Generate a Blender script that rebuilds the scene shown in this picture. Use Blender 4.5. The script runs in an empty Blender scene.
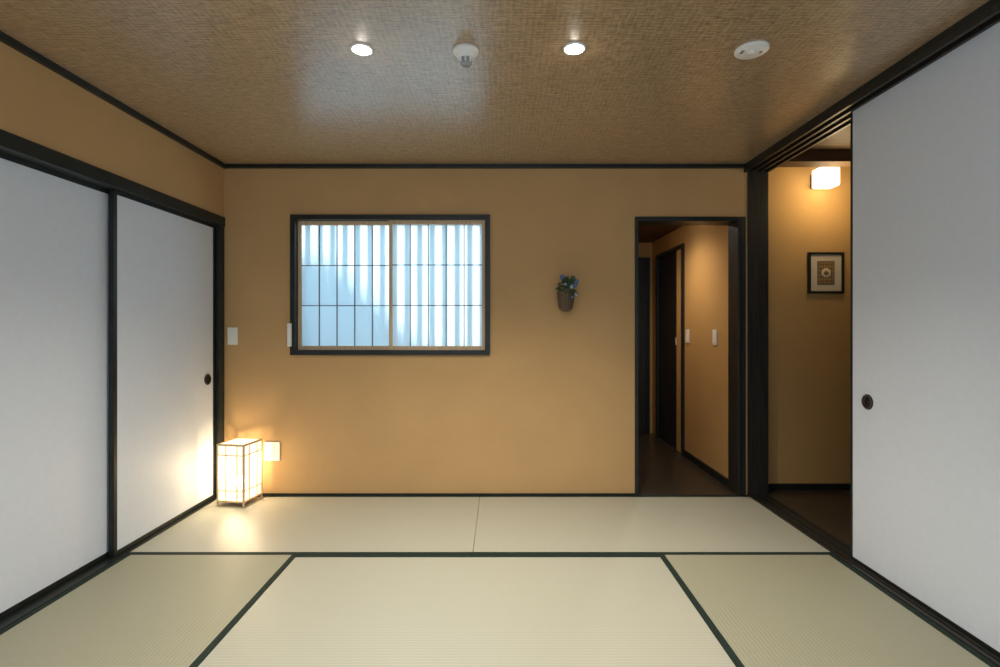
import bpy, bmesh, math, random
from mathutils import Vector, Matrix
random.seed(4)
scene = bpy.context.scene
scene.view_settings.view_transform = 'Standard'

# ------------------------------------------------------------ materials
def new_mat(name):
    m = bpy.data.materials.new(name); m.use_nodes = True
    nt = m.node_tree
    b = nt.nodes.get('Principled BSDF')
    return m, nt, b

def simple(name, col, rough=0.6, spec=0.3, var=0.0, vscale=8, bump=0.0, bscale=200, metal=0.0):
    m, nt, b = new_mat(name)
    b.inputs['Base Color'].default_value = (*col, 1)
    b.inputs['Roughness'].default_value = rough
    b.inputs['Specular IOR Level'].default_value = spec
    b.inputs['Metallic'].default_value = metal
    tc = nt.nodes.new('ShaderNodeTexCoord')
    if var > 0:
        n = nt.nodes.new('ShaderNodeTexNoise'); n.inputs['Scale'].default_value = vscale
        n.inputs['Detail'].default_value = 5
        nt.links.new(tc.outputs['Object'], n.inputs['Vector'])
        r = nt.nodes.new('ShaderNodeValToRGB')
        r.color_ramp.elements[0].position = 0.3; r.color_ramp.elements[1].position = 0.7
        r.color_ramp.elements[0].color = (*[c*(1-var) for c in col], 1)
        r.color_ramp.elements[1].color = (*[min(1, c*(1+var)) for c in col], 1)
        nt.links.new(n.outputs['Fac'], r.inputs['Fac'])
        nt.links.new(r.outputs['Color'], b.inputs['Base Color'])
    if bump > 0:
        n2 = nt.nodes.new('ShaderNodeTexNoise'); n2.inputs['Scale'].default_value = bscale
        n2.inputs['Detail'].default_value = 3
        nt.links.new(tc.outputs['Object'], n2.inputs['Vector'])
        bp = nt.nodes.new('ShaderNodeBump'); bp.inputs['Strength'].default_value = bump
        bp.inputs['Distance'].default_value = 0.002
        nt.links.new(n2.outputs['Fac'], bp.inputs['Height'])
        nt.links.new(bp.outputs['Normal'], b.inputs['Normal'])
    return m

def woven(name, c1, c2, c3, pa, pb, dira, dirb, rough, spec, bump):
    """two crossing wave textures; pa/pb = periods in m, dira/dirb = axis"""
    m, nt, b = new_mat(name)
    tc = nt.nodes.new('ShaderNodeTexCoord')
    def wave(p, d, dist):
        w = nt.nodes.new('ShaderNodeTexWave'); w.wave_type = 'BANDS'; w.bands_direction = d
        w.inputs['Scale'].default_value = 0.314/p
        w.inputs['Distortion'].default_value = dist
        w.inputs['Detail'].default_value = 2
        w.inputs['Detail Scale'].default_value = 1.5
        nt.links.new(tc.outputs['Object'], w.inputs['Vector'])
        return w
    wa = wave(pa, dira, 1.2); wb = wave(pb, dirb, 0.6)
    mul = nt.nodes.new('ShaderNodeMath'); mul.operation = 'ADD'
    nt.links.new(wa.outputs['Fac'], mul.inputs[0]); nt.links.new(wb.outputs['Fac'], mul.inputs[1])
    half = nt.nodes.new('ShaderNodeMath'); half.operation = 'MULTIPLY'; half.inputs[1].default_value = 0.5
    nt.links.new(mul.outputs[0], half.inputs[0])
    r = nt.nodes.new('ShaderNodeValToRGB')
    r.color_ramp.elements[0].color = (*c1, 1); r.color_ramp.elements[1].color = (*c2, 1)
    nt.links.new(half.outputs[0], r.inputs['Fac'])
    n = nt.nodes.new('ShaderNodeTexNoise'); n.inputs['Scale'].default_value = 3.5; n.inputs['Detail'].default_value = 6
    nt.links.new(tc.outputs['Object'], n.inputs['Vector'])
    mx = nt.nodes.new('ShaderNodeMixRGB'); mx.blend_type = 'MIX'
    mr = nt.nodes.new('ShaderNodeMath'); mr.operation = 'MULTIPLY'; mr.inputs[1].default_value = 0.5
    nt.links.new(n.outputs['Fac'], mr.inputs[0]); nt.links.new(mr.outputs[0], mx.inputs['Fac'])
    nt.links.new(r.outputs['Color'], mx.inputs['Color1']); mx.inputs['Color2'].default_value = (*c3, 1)
    nt.links.new(mx.outputs['Color'], b.inputs['Base Color'])
    bp = nt.nodes.new('ShaderNodeBump'); bp.inputs['Strength'].default_value = bump; bp.inputs['Distance'].default_value = 0.002
    nt.links.new(half.outputs[0], bp.inputs['Height']); nt.links.new(bp.outputs['Normal'], b.inputs['Normal'])
    b.inputs['Roughness'].default_value = rough
    b.inputs['Specular IOR Level'].default_value = spec
    return m

def grasscloth(name, c1, c2, rough, spec, bump, ior=1.5):
    """woven grass paper: irregular crossed fibres over a regular plaited rib"""
    m, nt, b = new_mat(name)
    tc = nt.nodes.new('ShaderNodeTexCoord')
    outs = []
    for sc in ((26, 230, 28), (170, 30, 28)):
        mp = nt.nodes.new('ShaderNodeMapping'); mp.inputs['Scale'].default_value = sc
        nt.links.new(tc.outputs['Object'], mp.inputs['Vector'])
        n = nt.nodes.new('ShaderNodeTexNoise'); n.inputs['Scale'].default_value = 1.0; n.inputs['Detail'].default_value = 2
        nt.links.new(mp.outputs['Vector'], n.inputs['Vector']); outs.append(n.outputs['Fac'])
    mx = nt.nodes.new('ShaderNodeMix'); mx.data_type = 'FLOAT'; mx.inputs[0].default_value = 0.36
    nt.links.new(outs[0], mx.inputs[2]); nt.links.new(outs[1], mx.inputs[3])
    w = nt.nodes.new('ShaderNodeTexWave'); w.wave_type = 'BANDS'; w.bands_direction = 'Y'
    w.inputs['Scale'].default_value = 0.314/0.017; w.inputs['Distortion'].default_value = 1.5; w.inputs['Detail'].default_value = 1
    nt.links.new(tc.outputs['Object'], w.inputs['Vector'])
    w2 = nt.nodes.new('ShaderNodeTexWave'); w2.wave_type = 'BANDS'; w2.bands_direction = 'X'
    w2.inputs['Scale'].default_value = 0.314/0.024; w2.inputs['Distortion'].default_value = 1.5; w2.inputs['Detail'].default_value = 1
    nt.links.new(tc.outputs['Object'], w2.inputs['Vector'])
    wa = nt.nodes.new('ShaderNodeMix'); wa.data_type = 'FLOAT'; wa.inputs[0].default_value = 0.4
    nt.links.new(w.outputs['Fac'], wa.inputs[2]); nt.links.new(w2.outputs['Fac'], wa.inputs[3])
    m2 = nt.nodes.new('ShaderNodeMix'); m2.data_type = 'FLOAT'; m2.inputs[0].default_value = 0.11
    nt.links.new(mx.outputs[0], m2.inputs[2]); nt.links.new(wa.outputs[0], m2.inputs[3])
    mx = m2
    r = nt.nodes.new('ShaderNodeValToRGB')
    r.color_ramp.elements[0].position = 0.35; r.color_ramp.elements[1].position = 0.65
    r.color_ramp.elements[0].color = (*c1, 1); r.color_ramp.elements[1].color = (*c2, 1)
    nt.links.new(mx.outputs[0], r.inputs['Fac']); nt.links.new(r.outputs['Color'], b.inputs['Base Color'])
    bp = nt.nodes.new('ShaderNodeBump'); bp.inputs['Strength'].default_value = bump; bp.inputs['Distance'].default_value = 0.002
    nt.links.new(mx.outputs[0], bp.inputs['Height']); nt.links.new(bp.outputs['Normal'], b.inputs['Normal'])
    b.inputs['Roughness'].default_value = rough; b.inputs['Specular IOR Level'].default_value = spec
    b.inputs['IOR'].default_value = ior
    return m

def wood(name, c1, c2, axis='X', rough=0.45, spec=0.4, scale=6):
    m, nt, b = new_mat(name)
    tc = nt.nodes.new('ShaderNodeTexCoord'); mp = nt.nodes.new('ShaderNodeMapping')
    s = {'X': (0.6, 14, 14), 'Y': (14, 0.6, 14), 'Z': (14, 14, 0.6)}[axis]
    mp.inputs['Scale'].default_value = s
    nt.links.new(tc.outputs['Object'], mp.inputs['Vector'])
    n = nt.nodes.new('ShaderNodeTexNoise'); n.inputs['Scale'].default_value = scale; n.inputs['Detail'].default_value = 6
    nt.links.new(mp.outputs['Vector'], n.inputs['Vector'])
    r = nt.nodes.new('ShaderNodeValToRGB')
    r.color_ramp.elements[0].position = 0.3; r.color_ramp.elements[1].position = 0.7
    r.color_ramp.elements[0].color = (*c1, 1); r.color_ramp.elements[1].color = (*c2, 1)
    nt.links.new(n.outputs['Fac'], r.inputs['Fac']); nt.links.new(r.outputs['Color'], b.inputs['Base Color'])
    b.inputs['Roughness'].default_value = rough; b.inputs['Specular IOR Level'].default_value = spec
    return m

def emis(name, col, strength, base=(0.9, 0.85, 0.75)):
    m, nt, b = new_mat(name)
    b.inputs['Base Color'].default_value = (*base, 1)
    b.inputs['Emission Color'].default_value = (*col, 1)
    b.inputs['Emission Strength'].default_value = strength
    b.inputs['Roughness'].default_value = 0.8
    return m

def lit_paper(name, col, strength, trans):
    m, nt, b = new_mat(name)
    nt.nodes.remove(b)
    e = nt.nodes.new('ShaderNodeEmission'); e.inputs['Color'].default_value = (*col, 1); e.inputs['Strength'].default_value = strength
    t = nt.nodes.new('ShaderNodeBsdfTransparent'); t.inputs['Color'].default_value = (*trans, 1)
    a = nt.nodes.new('ShaderNodeAddShader')
    nt.links.new(e.outputs[0], a.inputs[0]); nt.links.new(t.outputs[0], a.inputs[1])
    nt.links.new(a.outputs[0], nt.nodes['Material Output'].inputs['Surface'])
    return m

def paper_mat(name, tr, df, fac):
    m, nt, b = new_mat(name)
    nt.nodes.remove(b)
    out = nt.nodes['Material Output']
    t = nt.nodes.new('ShaderNodeBsdfTranslucent'); t.inputs['Color'].default_value = (*tr, 1)
    d = nt.nodes.new('ShaderNodeBsdfDiffuse'); d.inputs['Color'].default_value = (*df, 1)
    mx = nt.nodes.new('ShaderNodeMixShader'); mx.inputs[0].default_value = fac
    nt.links.new(d.outputs[0], mx.inputs[1]); nt.links.new(t.outputs[0], mx.inputs[2])
    nt.links.new(mx.outputs[0], out.inputs['Surface'])
    return m

M_WALL = simple('plaster_ochre', (0.515, 0.325, 0.150), 0.85, 0.15, 0.04, 3, 0.3, 260)
M_WALL2 = simple('plaster_hall', (0.51, 0.31, 0.12), 0.85, 0.15, 0.04, 3, 0.3, 260)
M_CEIL = grasscloth('ceiling_woven_paper', (0.20, 0.130, 0.068), (0.55, 0.395, 0.24), 0.30, 1.0, 0.18, 1.7)
M_DARK = simple('lacquer_dark_wood', (0.010, 0.014, 0.013), 0.4, 0.4, 0.3, 12)
M_DARKW = wood('dark_stained_wood', (0.012, 0.011, 0.010), (0.032, 0.026, 0.021), 'Z')
M_FLOOR = wood('dark_floor_boards', (0.022, 0.017, 0.012), (0.06, 0.044, 0.031), 'Y', 0.3, 0.5)
M_HCEIL = wood('hall_ceiling_wood', (0.06, 0.034, 0.016), (0.12, 0.07, 0.035), 'X', 0.6, 0.3)
M_FUS = simple('fusuma_paper', (0.68, 0.735, 0.83), 0.55, 0.35, 0.015, 30, 0.12, 300)
M_TATX = woven('tatami_rush_long_x', (0.33, 0.33, 0.265), (0.49, 0.485, 0.41), (0.42, 0.415, 0.345), 0.006, 0.016, 'X', 'Y', 0.36, 1.0, 0.35)
M_TATY = woven('tatami_rush_long_y', (0.245, 0.240, 0.165), (0.39, 0.38, 0.285), (0.32, 0.31, 0.225), 0.016, 0.006, 'X', 'Y', 0.48, 0.5, 0.4)  # darker tone than long_x; the differing window sheen is put into the colour
M_HERI = simple('tatami_border_cloth', (0.014, 0.026, 0.021), 0.7, 0.2, 0.2, 60, 0.3, 800)
M_LWOOD = wood('light_cedar', (0.55, 0.38, 0.22), (0.70, 0.52, 0.33), 'Z', 0.55, 0.3)
M_SHOJI = paper_mat('shoji_paper', (0.84, 0.93, 0.97), (0.80, 0.86, 0.90), 0.6)
M_KUM = simple('kumiko_wood', (0.16, 0.13, 0.11), 0.6, 0.2)
M_WHITE = simple('white_plastic', (0.80, 0.79, 0.76), 0.4, 0.4)
M_GREYP = simple('grey_plastic', (0.30, 0.31, 0.33), 0.4, 0.4)
M_LAMP = lit_paper('lantern_paper_lit', (1.0, 0.84, 0.56), 1.5, (0.30, 0.28, 0.24))
M_BULB = emis('lantern_bulb', (1.0, 0.85, 0.6), 8)
M_DL = emis('downlight_lens', (1.0, 0.93, 0.82), 90)
M_CUBE = emis('wall_lamp_glass', (1.0, 0.82, 0.52), 4.5)
M_METAL = simple('blackened_metal', (0.03, 0.03, 0.032), 0.3, 0.5, metal=0.7)
M_SLAT = simple('louver_slat', (0.45, 0.47, 0.5), 0.6)
M_OUT = simple('outdoor_render', (0.45, 0.47, 0.5), 0.9)
M_BASK = woven('basket_weave', (0.04, 0.024, 0.015), (0.22, 0.15, 0.09), (0.11, 0.07, 0.04), 0.012, 0.012, 'Z', 'X', 0.6, 0.3, 1.0)
M_LEAF = simple('leaf_green', (0.04, 0.085, 0.035), 0.5, 0.3, 0.3, 30)
M_PETAL = simple('petal_blue', (0.08, 0.15, 0.36), 0.6, 0.2, 0.3, 40)
M_PETALW = simple('petal_pale', (0.50, 0.55, 0.68), 0.6, 0.2)
M_MATB = simple('picture_mat_board', (0.62, 0.54, 0.42), 0.8, 0.1)
M_ART = woven('picture_print', (0.10, 0.06, 0.03), (0.42, 0.27, 0.12), (0.25, 0.15, 0.07), 0.02, 0.03, 'X', 'Z', 0.6, 0.2, 0.0)

# ------------------------------------------------------------ mesh builder
class MB:
    def __init__(s): s.bm = bmesh.new(); s.mats = []
    def mi(s, m):
        if m not in s.mats: s.mats.append(m)
        return s.mats.index(m)
    def box(s, x0, x1, y0, y1, z0, z1, m, rot=None):
        vs = [Vector((x, y, z)) for x in (x0, x1) for y in (y0, y1) for z in (z0, z1)]
        if rot is not None: vs = [rot @ v for v in vs]
        v = [s.bm.verts.new(p) for p in vs]
        i = s.mi(m)
        for f in ((0,1,3,2),(4,6,7,5),(0,4,5,1),(2,3,7,6),(0,2,6,4),(1,5,7,3)):
            fc = s.bm.faces.new([v[k] for k in f]); fc.material_index = i
        return s
    def lathe(s, prof, m, mat=Matrix.Identity(4), seg=32, smooth=True, cap=True):
        i = s.mi(m); rings = []
        for r, z in prof:
            rings.append([s.bm.verts.new(mat @ Vector((r*math.cos(2*math.pi*k/seg), r*math.sin(2*math.pi*k/seg), z))) for k in range(seg)])
        for a, b in zip(rings, rings[1:]):
            for k in range(seg):
                f = s.bm.faces.new([a[k], a[(k+1) % seg], b[(k+1) % seg], b[k]]); f.material_index = i; f.smooth = smooth
        if cap:
            for rg in (rings[0], rings[-1]):
                f = s.bm.faces.new(rg); f.material_index = i
        return s
    def quad(s, pts, m):
        f = s.bm.faces.new([s.bm.verts.new(Vector(p)) for p in pts]); f.material_index = s.mi(m)
        return s
    def tube(s, p0, p1, r, m, seg=8):
        p0 = Vector(p0); p1 = Vector(p1); d = p1-p0
        q = d.to_track_quat('Z', 'Y').to_matrix().to_4x4()
        return s.lathe([(r, 0), (r, d.length)], m, Matrix.Translation(p0) @ q, seg)
    def done(s, name, parent=None, bevel=0, center=False):
        bmesh.ops.recalc_face_normals(s.bm, faces=s.bm.faces)
        off = Vector((0, 0, 0))
        if center:
            xs = [v.co for v in s.bm.verts]
            mn = Vector([min(c[i] for c in xs) for i in range(3)]); mx = Vector([max(c[i] for c in xs) for i in range(3)])
            off = (mn+mx)/2
            bmesh.ops.translate(s.bm, verts=s.bm.verts, vec=-off)
        me = bpy.data.meshes.new(name); s.bm.to_mesh(me); s.bm.free()
        for m in s.mats: me.materials.append(m)
        o = bpy.data.objects.new(name, me); scene.collection.objects.link(o); o.location = off
        if parent is not None: o.parent = parent
        if bevel:
            b = o.modifiers.new('bevel', 'BEVEL'); b.width = bevel; b.segments = 2; b.limit_method = 'ANGLE'
        return o

def empty(name, loc=(0, 0, 0)):
    e = bpy.data.objects.new(name, None); scene.collection.objects.link(e); e.location = loc
    e.empty_display_size = 0.1
    return e

XL, XR, YB, H = -1.93, 1.714, 3.526, 2.30
YF = -1.0     # rear wall behind the viewer

# ------------------------------------------------------------ shell
MB().box(-2.15, 3.4, YF-0.1, 5.8, -0.15, -0.055, M_FLOOR).done('floor')
b = MB()
b.box(1.86, 3.3, YF, 3.64, -0.055, 0.0, M_FLOOR)
b.box(0.80, 1.86, 3.646, 5.6, -0.055, 0.0, M_FLOOR)
b.box(0.955, 1.645, 3.53, 3.646, -0.055, 0.0, M_FLOOR)
b.done('floor_hallway')
MB().box(-2.1, 1.87, YF, 3.66, H, H+0.08, M_CEIL).done('ceiling')
b = MB()
b.box(1.87, 3.3, YF, 3.76, 2.33, 2.41, M_HCEIL)
b.box(0.80, 1.87, 3.66, 5.7, 2.10, 2.18, M_HCEIL)
b.done('ceiling_hallway')

# back wall
wx0, wx1, wz0, wz1 = -1.463, -0.077, 0.975, 1.95
b = MB()
b.box(-2.10, wx0, YB, YB+0.12, 0, H, M_WALL)
b.box(wx0, wx1, YB, YB+0.12, 0, wz0, M_WALL)
b.box(wx0, wx1, YB, YB+0.12, wz1, H, M_WALL)
b.box(wx1, 0.934, YB, YB+0.12, 0, H, M_WALL)
b.box(0.934, 1.69, YB, YB+0.12, 1.937, H, M_WALL)
b.box(1.69, 1.716, YB, YB+0.12, 0, H, M_WALL)
b.done('wall_back')
# left wall (above lintel + behind the closet doors)
b = MB()
b.box(-2.10, XL, YF, YB, 1.93, H, M_WALL)
b.box(-2.15, -2.06, YF, YB, 0, 1.93, M_WALL)
b.done('wall_left')
b = MB(); b.box(-2.15, 3.4, YF-0.1, YF, -0.05, 2.4, M_WALL); b.done('wall_front')
# hall walls
b = MB()
b.box(1.86, 3.4, 3.64, 3.76, 0, 2.33, M_WALL2)
b.box(3.3, 3.4, YF, 3.64, 0, 2.33, M_WALL2)
b.done('wall_hall')
b = MB()
# corridor right wall with a door slot
b.box(1.67, 1.86, 3.76, 4.62, 0, 2.10, M_WALL2)
b.box(1.67, 1.86, 3.646, 3.76, 0, 2.10, M_WALL2)
b.box(1.67, 1.86, 4.62, 5.40, 1.92, 2.10, M_WALL2)
b.box(1.67, 1.86, 5.40, 5.58, 0, 2.10, M_WALL2)
b.box(1.80, 1.86, 4.62, 5.40, 0, 1.92, M_WALL2)
b.box(0.78, 1.86, 5.58, 5.70, 0, 2.10, M_WALL2)
b.box(0.78, 0.86, 3.646, 5.58, 0, 2.10, M_WALL2)
b.done('wall_corridor')

# ------------------------------------------------------------ trims
b = MB()
b.box(XL, XR, YB-0.022, YB, H-0.026, H, M_DARK)
b.box(XL, XL+0.022, YF, YB, H-0.028, H, M_DARK)
b.done('trim_1')
MB().box(XL, 0.934, YB-0.014, YB, -0.05, 0.012, M_DARK).done('baseboard_back')
# left lintel / track / jamb
b = MB()
b.box(-2.055, XL+0.012, YF, YB-0.005, 1.865, 1.93, M_DARK)
b.box(-2.055, XL+0.006, 3.465, YB-0.005, 0.0, 1.865, M_DARK)
b.done('trim_2', bevel=0.002)
MB().box(-2.06, XL, YF, YB, -0.055, 0.004, M_DARK).done('trim_3')
# right lintel with sliding grooves, floor track, corner post
b = MB()
b.box(1.69, 1.87, YF, YB-0.001, 2.272, H, M_DARK)
for x in (1.69, 1.742, 1.794, 1.846):
    b.box(x, x+0.016, YF, YB-0.001, 2.246, 2.272, M_DARKW)
b.done('trim_4')
b = MB()
b.box(1.714, 1.86, YF, YB, -0.055, 0.001, M_DARK)
for x in (1.714, 1.742, 1.794, 1.842):
    b.box(x, x+0.016, YF, YB, 0.001, 0.006, M_DARKW)
b.done('trim_5')
MB().box(1.716, 1.862, YB-0.006, 3.64, 0, 2.30, M_DARKW).done('trim_6', bevel=0.003)
# hall baseboards, beam
b = MB()
b.box(1.862, 3.3, 3.625, 3.64, 0, 0.045, M_DARK)
b.done('baseboard_hall')
MB().box(1.655, 1.67, 3.665, 4.59, 0, 0.055, M_DARK).done('baseboard_corridor')
b = MB()
b.box(1.87, 3.3, 3.30, 3.42, 2.25, 2.33, M_HCEIL)
b.done('trim_7')

# ------------------------------------------------------------ tatami
def tatami(x0, x1, y0, y1, along):
    b = MB(); g = 0.0012; w = 0.028
    x0 += g; x1 -= g; y0 += g; y1 -= g
    if along == 'X':
        b.box(x0, x1, y0+w, y1-w, -0.053, 0.0, M_TATX)
        b.box(x0, x1, y0, y0+w, -0.053, 0.0012, M_HERI); b.box(x0, x1, y1-w, y1, -0.053, 0.0012, M_HERI)
    else:
        b.box(x0+w, x1-w, y0, y1, -0.053, 0.0, M_TATY)
        b.box(x0, x0+w, y0, y1, -0.053, 0.0012, M_HERI); b.box(x1-w, x1, y0, y1, -0.053, 0.0012, M_HERI)
    o = b.done('tatami_mat')
R1 = 2.60
tatami(XL, -0.146, R1, YB-0.014, 'X'); tatami(-0.146, XR, R1, YB-0.014, 'X')
tatami(XL, -1.045, 0.8, R1, 'Y'); tatami(0.81, XR, 0.8, R1, 'Y')
tatami(-1.045, 0.81, 1.70, R1, 'X'); tatami(-1.045, 0.81, 0.8, 1.70, 'X')
tatami(XL, -0.146, -0.1, 0.8, 'X'); tatami(-0.146, XR, -0.1, 0.8, 'X')
tatami(XL, -0.146, YF, -0.1, 'X'); tatami(-0.146, XR, YF, -0.1, 'X')

# ------------------------------------------------------------ sliding doors (fusuma)
def fusuma(n, xf, sgn, y0, y1, z0, z1, hy, hz, fr=0.024):
    e = empty('door_%d' % n, (xf, (y0+y1)/2, z0))
    inv = Matrix.Translation(-Vector(e.location))
    th = 0.028
    xs = sorted((xf, xf+sgn*th)); xi = sorted((xf+sgn*0.003, xf+sgn*(th-0.003)))
    def put(b, name, bevel=0):
        bmesh.ops.transform(b.bm, matrix=inv, verts=b.bm.verts)
        return b.done('%s' % name, parent=e, bevel=bevel)
    b = MB()
    b.box(xi[0], xi[1], y0+fr, y1-fr, z0+fr, z1-fr, M_FUS); put(b, 'panel')
    b = MB()
    b.box(xs[0], xs[1], y0, y0+fr, z0, z1, M_DARK); b.box(xs[0], xs[1], y1-fr, y1, z0, z1, M_DARK)
    b.box(xs[0], xs[1], y0+fr, y1-fr, z0, z0+fr, M_DARK); b.box(xs[0], xs[1], y0+fr, y1-fr, z1-fr, z1, M_DARK)
    put(b, 'frame', 0.002)
    if hy is not None:
        b = MB()
        mt = Matrix.Translation((xf+sgn*0.004, hy, hz)) @ Matrix.Rotation(-sgn*math.pi/2, 4, 'Y')
        b.lathe([(0.037, 0), (0.037, 0.004), (0.034, 0.007), (0.029, 0.007), (0.026, 0.002), (0.012, 0.0015), (0.010, 0.004), (0.001, 0.0045)], M_METAL, mt, 32)
        b.lathe([(0.0335, 0.0072), (0.032, 0.009), (0.0300, 0.0072)], M_KUM, mt, 32, cap=False)
        put(b, 'finger_pull')
fusuma(1, -1.955, -1, 2.555, 3.463, 0.006, 1.868, 3.375, 0.82)
fusuma(2, -1.992, -1, 1.62, 2.60, 0.006, 1.868, None, 0)
fusuma(3, -1.955, -1, 0.70, 1.66, 0.006, 1.868, 0.80, 0.82)
fusuma(4, -1.992, -1, -0.25, 0.75, 0.006, 1.868, None, 0)
fusuma(5, 1.760, 1, 1.62, 2.55, 0.006, 2.268, 2.433, 0.81, 0.014)
fusuma(6, 1.812, 1, 0.68, 1.66, 0.006, 2.268, None, 0, 0.014)
fusuma(7, 1.760, 1, -0.26, 0.70, 0.006, 2.268, None, 0, 0.014)
b = MB(); b.box(1.74, 1.86, YF, -0.27, 0.006, 2.27, M_WALL); b.done('wall_right')
MB().box(-2.05, -1.95, YF, -0.26, 0.004, 1.866, M_WALL).done('wall_left_return')

# ------------------------------------------------------------ doorway frame
b = MB()
b.box(0.932, 0.955, YB-0.014, 3.665, 0, 1.937, M_DARK)
b.box(1.645, 1.70, YB-0.014, 3.665, 0, 1.937, M_DARKW)
b.box(0.955, 1.645, YB-0.014, 3.665, 1.905, 1.937, M_DARK)
b.box(1.650, 1.672, YB-0.018, YB-0.012, 0.002, 1.93, M_DARK)
b.box(0.955, 1.645, YB-0.014, 3.53, -0.055, 0.004, M_DARKW)
b.done('trim_8', bevel=0.002)

# corridor doors
e = empty('door_8', (1.66, 5.0, 0))
b = MB()
b.box(-0.012, 0.05, -0.40, -0.365, 0, 1.93, M_DARK)
b.box(-0.012, 0.05, 0.365, 0.40, 0, 1.93, M_DARK)
b.box(-0.012, 0.05, -0.365, 0.365, 1.895, 1.93, M_DARK)
b.done('frame', e)
b = MB(); b.box(0.015, 0.045, -0.20, 0.365, 0.004, 1.895, M_DARKW); b.box(0.011, 0.015, -0.18, -0.15, 1.0, 1.07, M_WHITE); b.done('leaf', e)
b = MB(); b.box(0.005, 0.045, -0.365, -0.20, 0.004, 1.895, M_WALL2); b.done('slot_filler', e)  # wall-coloured filler put in to show as the lit strip beside the leaf
e = empty('door_9', (1.25, 5.56, 0))
b = MB()
b.box(-0.38, -0.34, -0.02, 0.019, 0, 1.93, M_DARK); b.box(0.34, 0.38, -0.02, 0.019, 0, 1.93, M_DARK)
b.box(-0.34, 0.34, -0.02, 0.019, 1.89, 1.93, M_DARK); b.done('frame', e)
b = MB(); b.box(-0.34, 0.34, -0.005, 0.018, 0.004, 1.89, M_DARKW)
for z in (0.2, 1.1): b.box(-0.27, 0.27, -0.012, -0.005, z, z+0.66, M_DARKW)
b.done('leaf', e)

# ------------------------------------------------------------ window
win = empty('window_1', ((wx0+wx1)/2, YB, wz0))
def wput(b, name, bevel=0):
    bmesh.ops.translate(b.bm, verts=b.bm.verts, vec=-Vector(win.location)); return b.done(name, win, bevel)
f = 0.034
b = MB()
b.box(wx0, wx0+f, YB-0.02, YB+0.12, wz0, wz1, M_DARK); b.box(wx1-f, wx1, YB-0.02, YB+0.12, wz0, wz1, M_DARK)
b.box(wx0+f, wx1-f, YB-0.02, YB+0.12, wz0, wz0+f, M_DARK); b.box(wx0+f, wx1-f, YB-0.02, YB+0.12, wz1-f, wz1, M_DARK)
wput(b, 'casing', 0.002)
ix0, ix1, iz0, iz1 = wx0+f, wx1-f, wz0+f, wz1-f
mid = -0.775
def shoji(name, x0, x1, y, sl, sr):
    b = MB()
    b.box(x0, x0+sl, y, y+0.022, iz0, iz1, M_LWOOD); b.box(x1-sr, x1, y, y+0.022, iz0, iz1, M_LWOOD)
    b.box(x0+sl, x1-sr, y, y+0.022, iz0, iz0+0.028, M_LWOOD); b.box(x0+sl, x1-sr, y, y+0.022, iz1-0.028, iz1, M_LWOOD)
    wput(b, name+'_frame', 0.001)
    b = MB(); a0, a1, c0, c1 = x0+sl, x1-sr, iz0+0.028, iz1-0.028
    for k in range(1, 5):
        x = a0+(a1-a0)*k/5; b.box(x-0.0030, x+0.0030, y+0.006, y+0.016, c0, c1, M_KUM)
    for k in range(1, 3):
        z = c0+(c1-c0)*k/3; b.box(a0, a1, y+0.007, y+0.015, z-0.0030, z+0.0030, M_KUM)
    wput(b, name+'_kumiko')
    b = MB(); b.quad([(a0, y+0.017, c0), (a1, y+0.017, c0), (a1, y+0.017, c1), (a0, y+0.017, c1)], M_SHOJI)
    wput(b, name+'_paper')
shoji('shoji_left', ix0, mid+0.014, YB+0.035, 0.022, 0.022)
shoji('shoji_right', mid-0.008, ix1, YB+0.008, 0.022, 0.022)
# outdoor louver, and an unseen slab added to shade the lower shoji
b = MB()
x = -2.2
while x < 0.6:
    b.box(x, x+0.038, 3.76, 3.78, 0.6, 2.6, M_SLAT); x += 0.088
b.box(-2.3, 0.7, 3.78, 3.81, 0.55, 0.6, M_SLAT); b.box(-2.3, 0.7, 3.78, 3.81, 2.6, 2.65, M_SLAT)
b.box(-2.3, -2.25, 3.646, 3.81, -0.15, 2.65, M_SLAT); b.box(0.65, 0.7, 3.66, 3.81, -0.15, 2.65, M_SLAT)
b.done('louver_screen')
MB().box(-8, 0.75, 3.8, 12, -0.25, -0.15, M_OUT).done('ground')
b = MB()
i = b.mi(M_OUT)
prof = [(-3.2, -0.15), (0.7, -0.15), (0.7, 2.05), (-0.85, 2.12), (-1.55, 2.75), (-3.2, 2.8)]
A = [b.bm.verts.new((px, 6.3, pz)) for px, pz in prof]; B = [b.bm.verts.new((px, 6.8, pz)) for px, pz in prof]
b.bm.faces.new(A); b.bm.faces.new(B)
for k in range(len(prof)): b.bm.faces.new([A[k], A[(k+1) % 6], B[(k+1) % 6], B[k]])
b.done('sun_blocker')

MB().box(-1.478, -1.448, YB-0.034, YB-0.0201, 1.035, 1.195, M_WHITE).done('window_sensor', center=True, bevel=0.004)

# ------------------------------------------------------------ wall plates
def plate(name, x, z, w, h, yy=YB, rock=2, outlet=False):
    b = MB(); b.box(x-w/2, x+w/2, yy-0.008, yy, z-h/2, z+h/2, M_WHITE)
    if outlet:
        for dz in (-0.022, 0.022):
            b.box(x-0.018, x+0.018, yy-0.010, yy-0.008, z+dz-0.015, z+dz+0.015, M_WHITE)
            for dx in (-0.006, 0.006): b.box(x+dx-0.001, x+dx+0.001, yy-0.0104, yy-0.010, z+dz-0.005, z+dz+0.005, M_GREYP)
    else:
        for k in range(rock):
            zz = z-h*0.36+k*h*0.72/rock
            b.box(x-w*0.32, x+w*0.32, yy-0.0115, yy-0.008, zz+0.001, zz+h*0.72/rock-0.001, M_WHITE)
    return b.done(name, center=True, bevel=0.0015)
plate('light_switch', -1.868, 1.107, 0.07, 0.12)
plate('wall_outlet', -1.592, 0.305, 0.105, 0.13, outlet=True)
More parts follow.
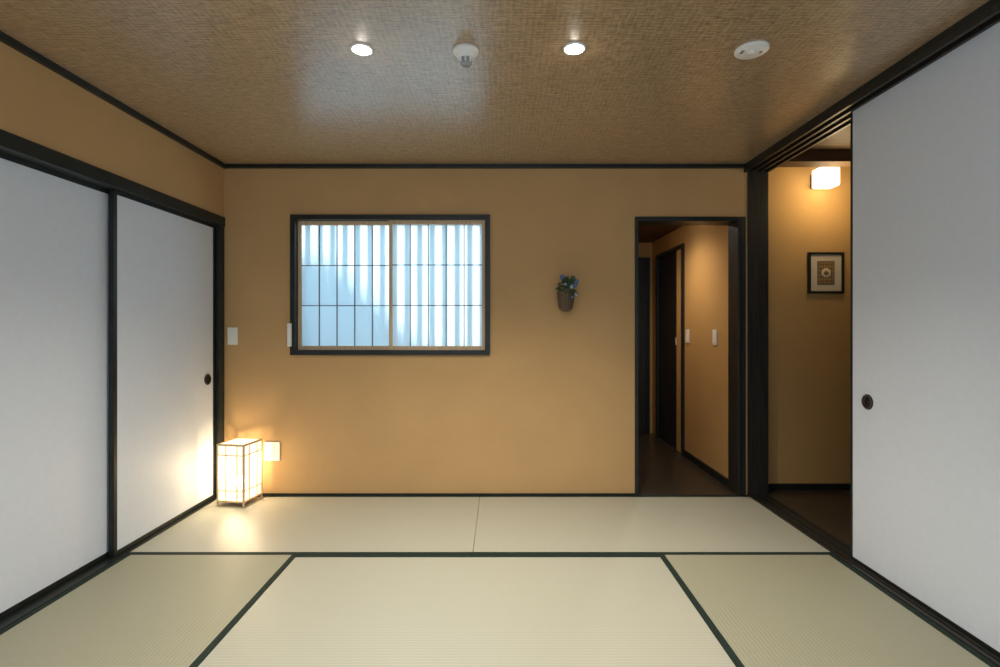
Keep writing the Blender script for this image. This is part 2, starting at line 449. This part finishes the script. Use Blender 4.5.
for (y, z) in ((4.52, 1.09), (3.945, 1.09)):
    b = MB(); b.box(1.662, 1.67, y-0.035, y+0.035, z-0.06, z+0.06, M_WHITE); b.box(1.659, 1.662, y-0.02, y+0.02, z-0.045, z+0.045, M_WHITE)
    b.done('light_switch', center=True, bevel=0.001)

# ------------------------------------------------------------ ceiling fixtures
def downlight(x, y, z, energy, r=0.04, col=(1, 0.92, 0.78), spot=122, blend=1.0):
    e = empty('ceiling_downlight', (x, y, z))
    b = MB()
    b.lathe([(r*1.3, 0), (r*1.3, -0.003), (r*1.15, -0.006), (r, -0.005), (r*0.93, 0.0)], M_WHITE, seg=40, cap=False); b.done('trim_ring', e)
    b = MB(); b.lathe([(r*0.92, -0.0015), (r*0.6, -0.012), (r*0.3, -0.018), (0.001, -0.019)], M_DL, seg=32); b.done('lens', e)
    l = bpy.data.lights.new('downlight_lamp', 'SPOT'); l.energy = energy; l.color = col; l.spot_size = math.radians(spot); l.spot_blend = blend
    l.shadow_soft_size = 0.04
    o = bpy.data.objects.new('downlight_lamp', l); scene.collection.objects.link(o); o.parent = e; o.location = (0, 0, -0.03)
downlight(-0.565, 2.057, H, 135, r=0.036); downlight(0.297, 2.05, H, 135, r=0.036)
downlight(-0.565, 0.2, H, 32); downlight(0.297, 0.2, H, 32)  # unseen pair added to light the near half of the room
downlight(1.25, 4.25, 2.10, 34, col=(1, 0.82, 0.60), spot=150)  # unseen lamp added above the lintel to light the corridor

# smoke detector
e = empty('smoke_detector', (-0.143, 2.064, H)); 
b = MB(); b.lathe([(0.052, 0), (0.052, -0.012), (0.046, -0.018), (0.040, -0.02), (0.036, -0.032), (0.030, -0.036), (0.001, -0.036)], M_WHITE, seg=40); b.done('body', e)
b = MB(); b.lathe([(0.024, -0.036), (0.026, -0.055), (0.020, -0.062), (0.001, -0.064)], M_GREYP, seg=24)
for k in range(8):
    a = k*math.pi/4
    b.box(0.024, 0.030, -0.003, 0.003, -0.056, -0.034, M_WHITE, Matrix.Rotation(a, 4, 'Z'))
b.done('sensor_cage', e)
e = empty('ceiling_sensor', (1.02, 2.06, H))
b = MB(); b.lathe([(0.065, 0), (0.065, -0.006), (0.060, -0.010), (0.001, -0.011)], M_WHITE, seg=48); b.done('cover', e)
b = MB(); b.lathe([(0.018, -0.0095), (0.016, -0.015), (0.001, -0.017)], M_WHITE, seg=24)
b.box(0.032, 0.042, -0.006, 0.006, -0.012, -0.0100, M_GREYP); b.box(-0.045, -0.032, -0.012, 0.012, -0.012, -0.0100, M_GREYP); b.done('lens', e)

# ------------------------------------------------------------ paper floor lantern
S, LH = 0.195, 0.405
cen = Vector((-1.745, 3.385, 0))
e = empty('paper_floor_lamp', cen); e.rotation_euler = (0, 0, math.radians(-9))
h = S/2; p = 0.011
b = MB()
for sx in (-1, 1):
    for sy in (-1, 1):
        cx, cy = sx*(h-p/2), sy*(h-p/2)
        b.box(cx-p/2, cx+p/2, cy-p/2, cy+p/2, 0.003, LH, M_LWOOD)
def rails(z, t):
    for s_ in (-1, 1):
        c = s_*(h-p/2)
        b.box(-h+p, h-p, c-t/2, c+t/2, z, z+t, M_LWOOD); b.box(c-t/2, c+t/2, -h+p, h-p, z, z+t, M_LWOOD)
rails(LH-p, p); rails(0.028, p)
rails(LH-0.075, 0.005); rails(0.10, 0.005)
for s_ in (-1, 1):
    c = s_*(h-p/2)
    for off in (-0.035, 0.045):
        b.box(off-0.0025, off+0.0025, c-0.0025, c+0.0025, 0.039, LH-p, M_LWOOD)
        b.box(c-0.0025, c+0.0025, off-0.0025, off+0.0025, 0.039, LH-p, M_LWOOD)
b.done('wood_frame', e)
b = MB(); q = h-p*0.75
for s_ in (-1, 1):
    b.quad([(-q, s_*q, 0.03), (q, s_*q, 0.03), (q, s_*q, LH-p), (-q, s_*q, LH-p)], M_LAMP)
    b.quad([(s_*q, -q, 0.03), (s_*q, q, 0.03), (s_*q, q, LH-p), (s_*q, -q, LH-p)], M_LAMP)
b.quad([(-q, -q, LH-0.004), (q, -q, LH-0.004), (q, q, LH-0.004), (-q, q, LH-0.004)], M_LAMP)
b.done('paper_shade', e)
b = MB(); b.box(-q, q, -q, q, 0.028, 0.034, M_LWOOD)
b.lathe([(0.02, 0.034), (0.02, 0.08), (0.013, 0.09)], M_WHITE, seg=20)
b.done('socket', e)
b = MB(); b.lathe([(0.012, 0.09), (0.02, 0.105), (0.03, 0.13), (0.03, 0.15), (0.02, 0.172), (0.001, 0.18)], M_BULB, seg=20); b.done('bulb', e)
l = bpy.data.lights.new('lantern_light', 'POINT'); l.energy = 23; l.color = (1, 0.82, 0.56); l.shadow_soft_size = 0.045
o = bpy.data.objects.new('lantern_light', l); scene.collection.objects.link(o); o.parent = e; o.location = (0, 0, 0.235)

# ------------------------------------------------------------ wall vase with flowers
e = empty('hanging_flower_vase', (0.446, YB-0.05, 1.275))
b = MB()
prof = [(0.010, 0.0), (0.028, 0.004), (0.044, 0.022)]
for k in range(12):
    z = 0.03+k*0.010; r = 0.046+0.010*math.sin(min(1, k/8)*math.pi/2)
    prof += [(r+0.003, z+0.003), (r-0.0015, z+0.008)]
prof += [(0.060, 0.154), (0.052, 0.154), (0.045, 0.11)]
b.lathe(prof, M_BASK, Matrix.Diagonal((1, 0.8, 1, 1)), seg=28)
for k in range(14):
    a = k*2*math.pi/14
    b.tube((0.046*math.cos(a), 0.037*math.sin(a), 0.03), (0.058*math.cos(a), 0.046*math.sin(a), 0.13), 0.0022, M_BASK, 6)
b.done('basket', e)
b = MB(); 
for k in range(12):
    a0 = math.pi*k/12; a1 = math.pi*(k+1)/12
    b.tube((0.05*math.cos(a0), 0.02, 0.15+0.06*math.sin(a0)), (0.05*math.cos(a1), 0.02, 0.15+0.06*math.sin(a1)), 0.002, M_BASK, 6)
b.tube((0, 0.02, 0.205), (0, 0.05, 0.21), 0.003, M_METAL, 8)
b.done('handle', e)
b = MB()
def leaf(base, d, L, w, m):
    base = Vector(base); d = Vector(d).normalized(); side = d.cross(Vector((0.1, -1, 0.3))).normalized()
    up = side.cross(d).normalized()
    pts = [base, base+d*L*0.35+side*w+up*0.003, base+d*L*0.7+side*w*0.8, base+d*L-up*0.006, base+d*L*0.7-side*w*0.8, base+d*L*0.35-side*w+up*0.003]
    vs = [b.bm.verts.new(q_) for q_ in pts]; c = b.bm.verts.new(base+d*L*0.5-up*0.003)
    i = b.mi(m)
    for k in range(6):
        f_ = b.bm.faces.new([vs[k], vs[(k+1) % 6], c]); f_.material_index = i
for k in range(64):
    a = random.uniform(0, 2*math.pi); d = (math.cos(a), -0.3+0.35*math.sin(a), random.uniform(-0.5, 1.2))
    bz = random.uniform(0.125, 0.21)
    leaf((random.uniform(-0.035, 0.04), random.uniform(-0.05, 0.01), bz), d, random.uniform(0.025, 0.055), random.uniform(0.005, 0.010), M_LEAF)
b.done('leaves', e)
b = MB()
def flower(c, n, L, m):
    c = Vector(c); nrm = Vector((random.uniform(-.5, .5), -1, random.uniform(0, .7))).normalized()
    t = nrm.cross(Vector((0, 0, 1))).normalized(); u = nrm.cross(t)
    for k in range(n):
        a = 2*math.pi*k/n; d = (t*math.cos(a)+u*math.sin(a)+nrm*0.35)
        leaf(c, d, L, L*0.35, m)
    b.lathe([(0.001, -0.004), (0.004, 0), (0.001, 0.004)], M_PETALW, Matrix.Translation(c+nrm*0.006), 8)
for c in ((0.045, -0.04, 0.225), (0.07, -0.035, 0.205), (0.055, -0.05, 0.18), (-0.03, -0.04, 0.235)):
    flower(c, 8, 0.018, M_PETAL)
flower((0.03, -0.062, 0.165), 8, 0.014, M_PETALW); flower((-0.012, -0.055, 0.185), 8, 0.012, M_PETALW)
flower((0.06, -0.06, 0.115), 8, 0.013, M_PETALW); flower((0.035, -0.06, 0.095), 8, 0.012, M_PETAL)
for c in ((0.045, -0.038, 0.225), (0.07, -0.033, 0.205), (-0.03, -0.038, 0.235), (0.055, -0.048, 0.18), (0.06, -0.057, 0.115), (0.035, -0.057, 0.095)):
    b.tube((c[0]*0.2, 0, 0.15), c, 0.0012, M_LEAF, 5)
b.done('flowers', e)

# ------------------------------------------------------------ framed picture in the hall
px, pz, yy = 2.33, 1.558, 3.64
w2, h2, fr = 0.128, 0.148, 0.017
e = empty('framed_picture', (px, yy, pz))
b = MB()
b.box(-w2, -w2+fr, -0.02, 0, -h2, h2, M_DARK); b.box(w2-fr, w2, -0.02, 0, -h2, h2, M_DARK)
b.box(-w2+fr, w2-fr, -0.02, 0, -h2, -h2+fr, M_DARK); b.box(-w2+fr, w2-fr, -0.02, 0, h2-fr, h2, M_DARK); b.done('frame', e, 0.002)
b = MB(); b.box(-w2+fr, w2-fr, -0.010, -0.001, -h2+fr, h2-fr, M_MATB); b.done('mat_board', e)
b = MB(); b.box(-0.062, 0.062, -0.012, -0.010, -0.085, 0.085, M_KUM); b.box(-0.052, 0.052, -0.013, -0.012, -0.075, 0.075, M_ART)
b.lathe([(0.034, 0), (0.034, 0.0015), (0.026, 0.002), (0.001, 0.002)], M_MATB, Matrix.Translation((0, -0.013, 0)) @ Matrix.Rotation(math.pi/2, 4, 'X'), 24)
b.lathe([(0.018, 0), (0.018, 0.0035), (0.001, 0.0035)], M_ART, Matrix.Translation((0, -0.013, 0)) @ Matrix.Rotation(math.pi/2, 4, 'X'), 6)
b.done('print', e)

# wall lamp
e = empty('wall_lamp', (2.275, 3.64, 2.215))
b = MB(); b.box(-0.05, 0.05, -0.02, 0, -0.05, 0.05, M_METAL); b.box(-0.012, 0.012, -0.04, -0.02, -0.012, 0.012, M_METAL); b.done('bracket', e, 0.002)
b = MB(); b.box(-0.068, 0.068, -0.15, -0.04, -0.066, 0.066, M_CUBE); b.done('glass_cube', e, 0.012)
l = bpy.data.lights.new('wall_lamp_light', 'POINT'); l.energy = 6; l.color = (1, 0.74, 0.4); l.shadow_soft_size = 0.08
o = bpy.data.objects.new('wall_lamp_light', l); scene.collection.objects.link(o); o.parent = e; o.location = (0, -0.28, -0.12)

# ------------------------------------------------------------ daylight
def area(name, loc, rot, sx, sy, en, col):
    l = bpy.data.lights.new(name, 'AREA'); l.shape = 'RECTANGLE'; l.size = sx; l.size_y = sy; l.energy = en; l.color = col
    o = bpy.data.objects.new(name, l); scene.collection.objects.link(o); o.location = loc; o.rotation_euler = rot
area('rear_fill_area', (0, YF+0.05, 1.3), (math.radians(90), 0, 0), 3.2, 1.6, 30, (0.60, 0.80, 1.0))  # cool fill lamp added behind the viewer; the rear wall has no window

sd = bpy.data.lights.new('sun', 'SUN'); sd.energy = 6.5; sd.color = (0.86, 0.96, 1.0); sd.angle = math.radians(4)
so = bpy.data.objects.new('sun', sd); scene.collection.objects.link(so)
d = Vector((0.12, -1, -0.40)); so.rotation_euler = d.to_track_quat('-Z', 'Y').to_euler(); so.location = (-1, 8, 5)

w = bpy.data.worlds.new('World'); scene.world = w; w.use_nodes = True
bg = w.node_tree.nodes['Background']; bg.inputs['Color'].default_value = (0.40, 0.70, 0.92, 1); bg.inputs['Strength'].default_value = 6.0

# ------------------------------------------------------------ camera
cd = bpy.data.cameras.new('camera'); cd.sensor_width = 36; cd.lens = 506*36/1000; cd.shift_y = -6.5/1000; cd.shift_x = -1/1000
cd.clip_start = 0.05
co = bpy.data.objects.new('camera', cd); scene.collection.objects.link(co)
co.location = (0, 0, 1.17); co.rotation_euler = (math.radians(90), 0, 0)
scene.camera = co
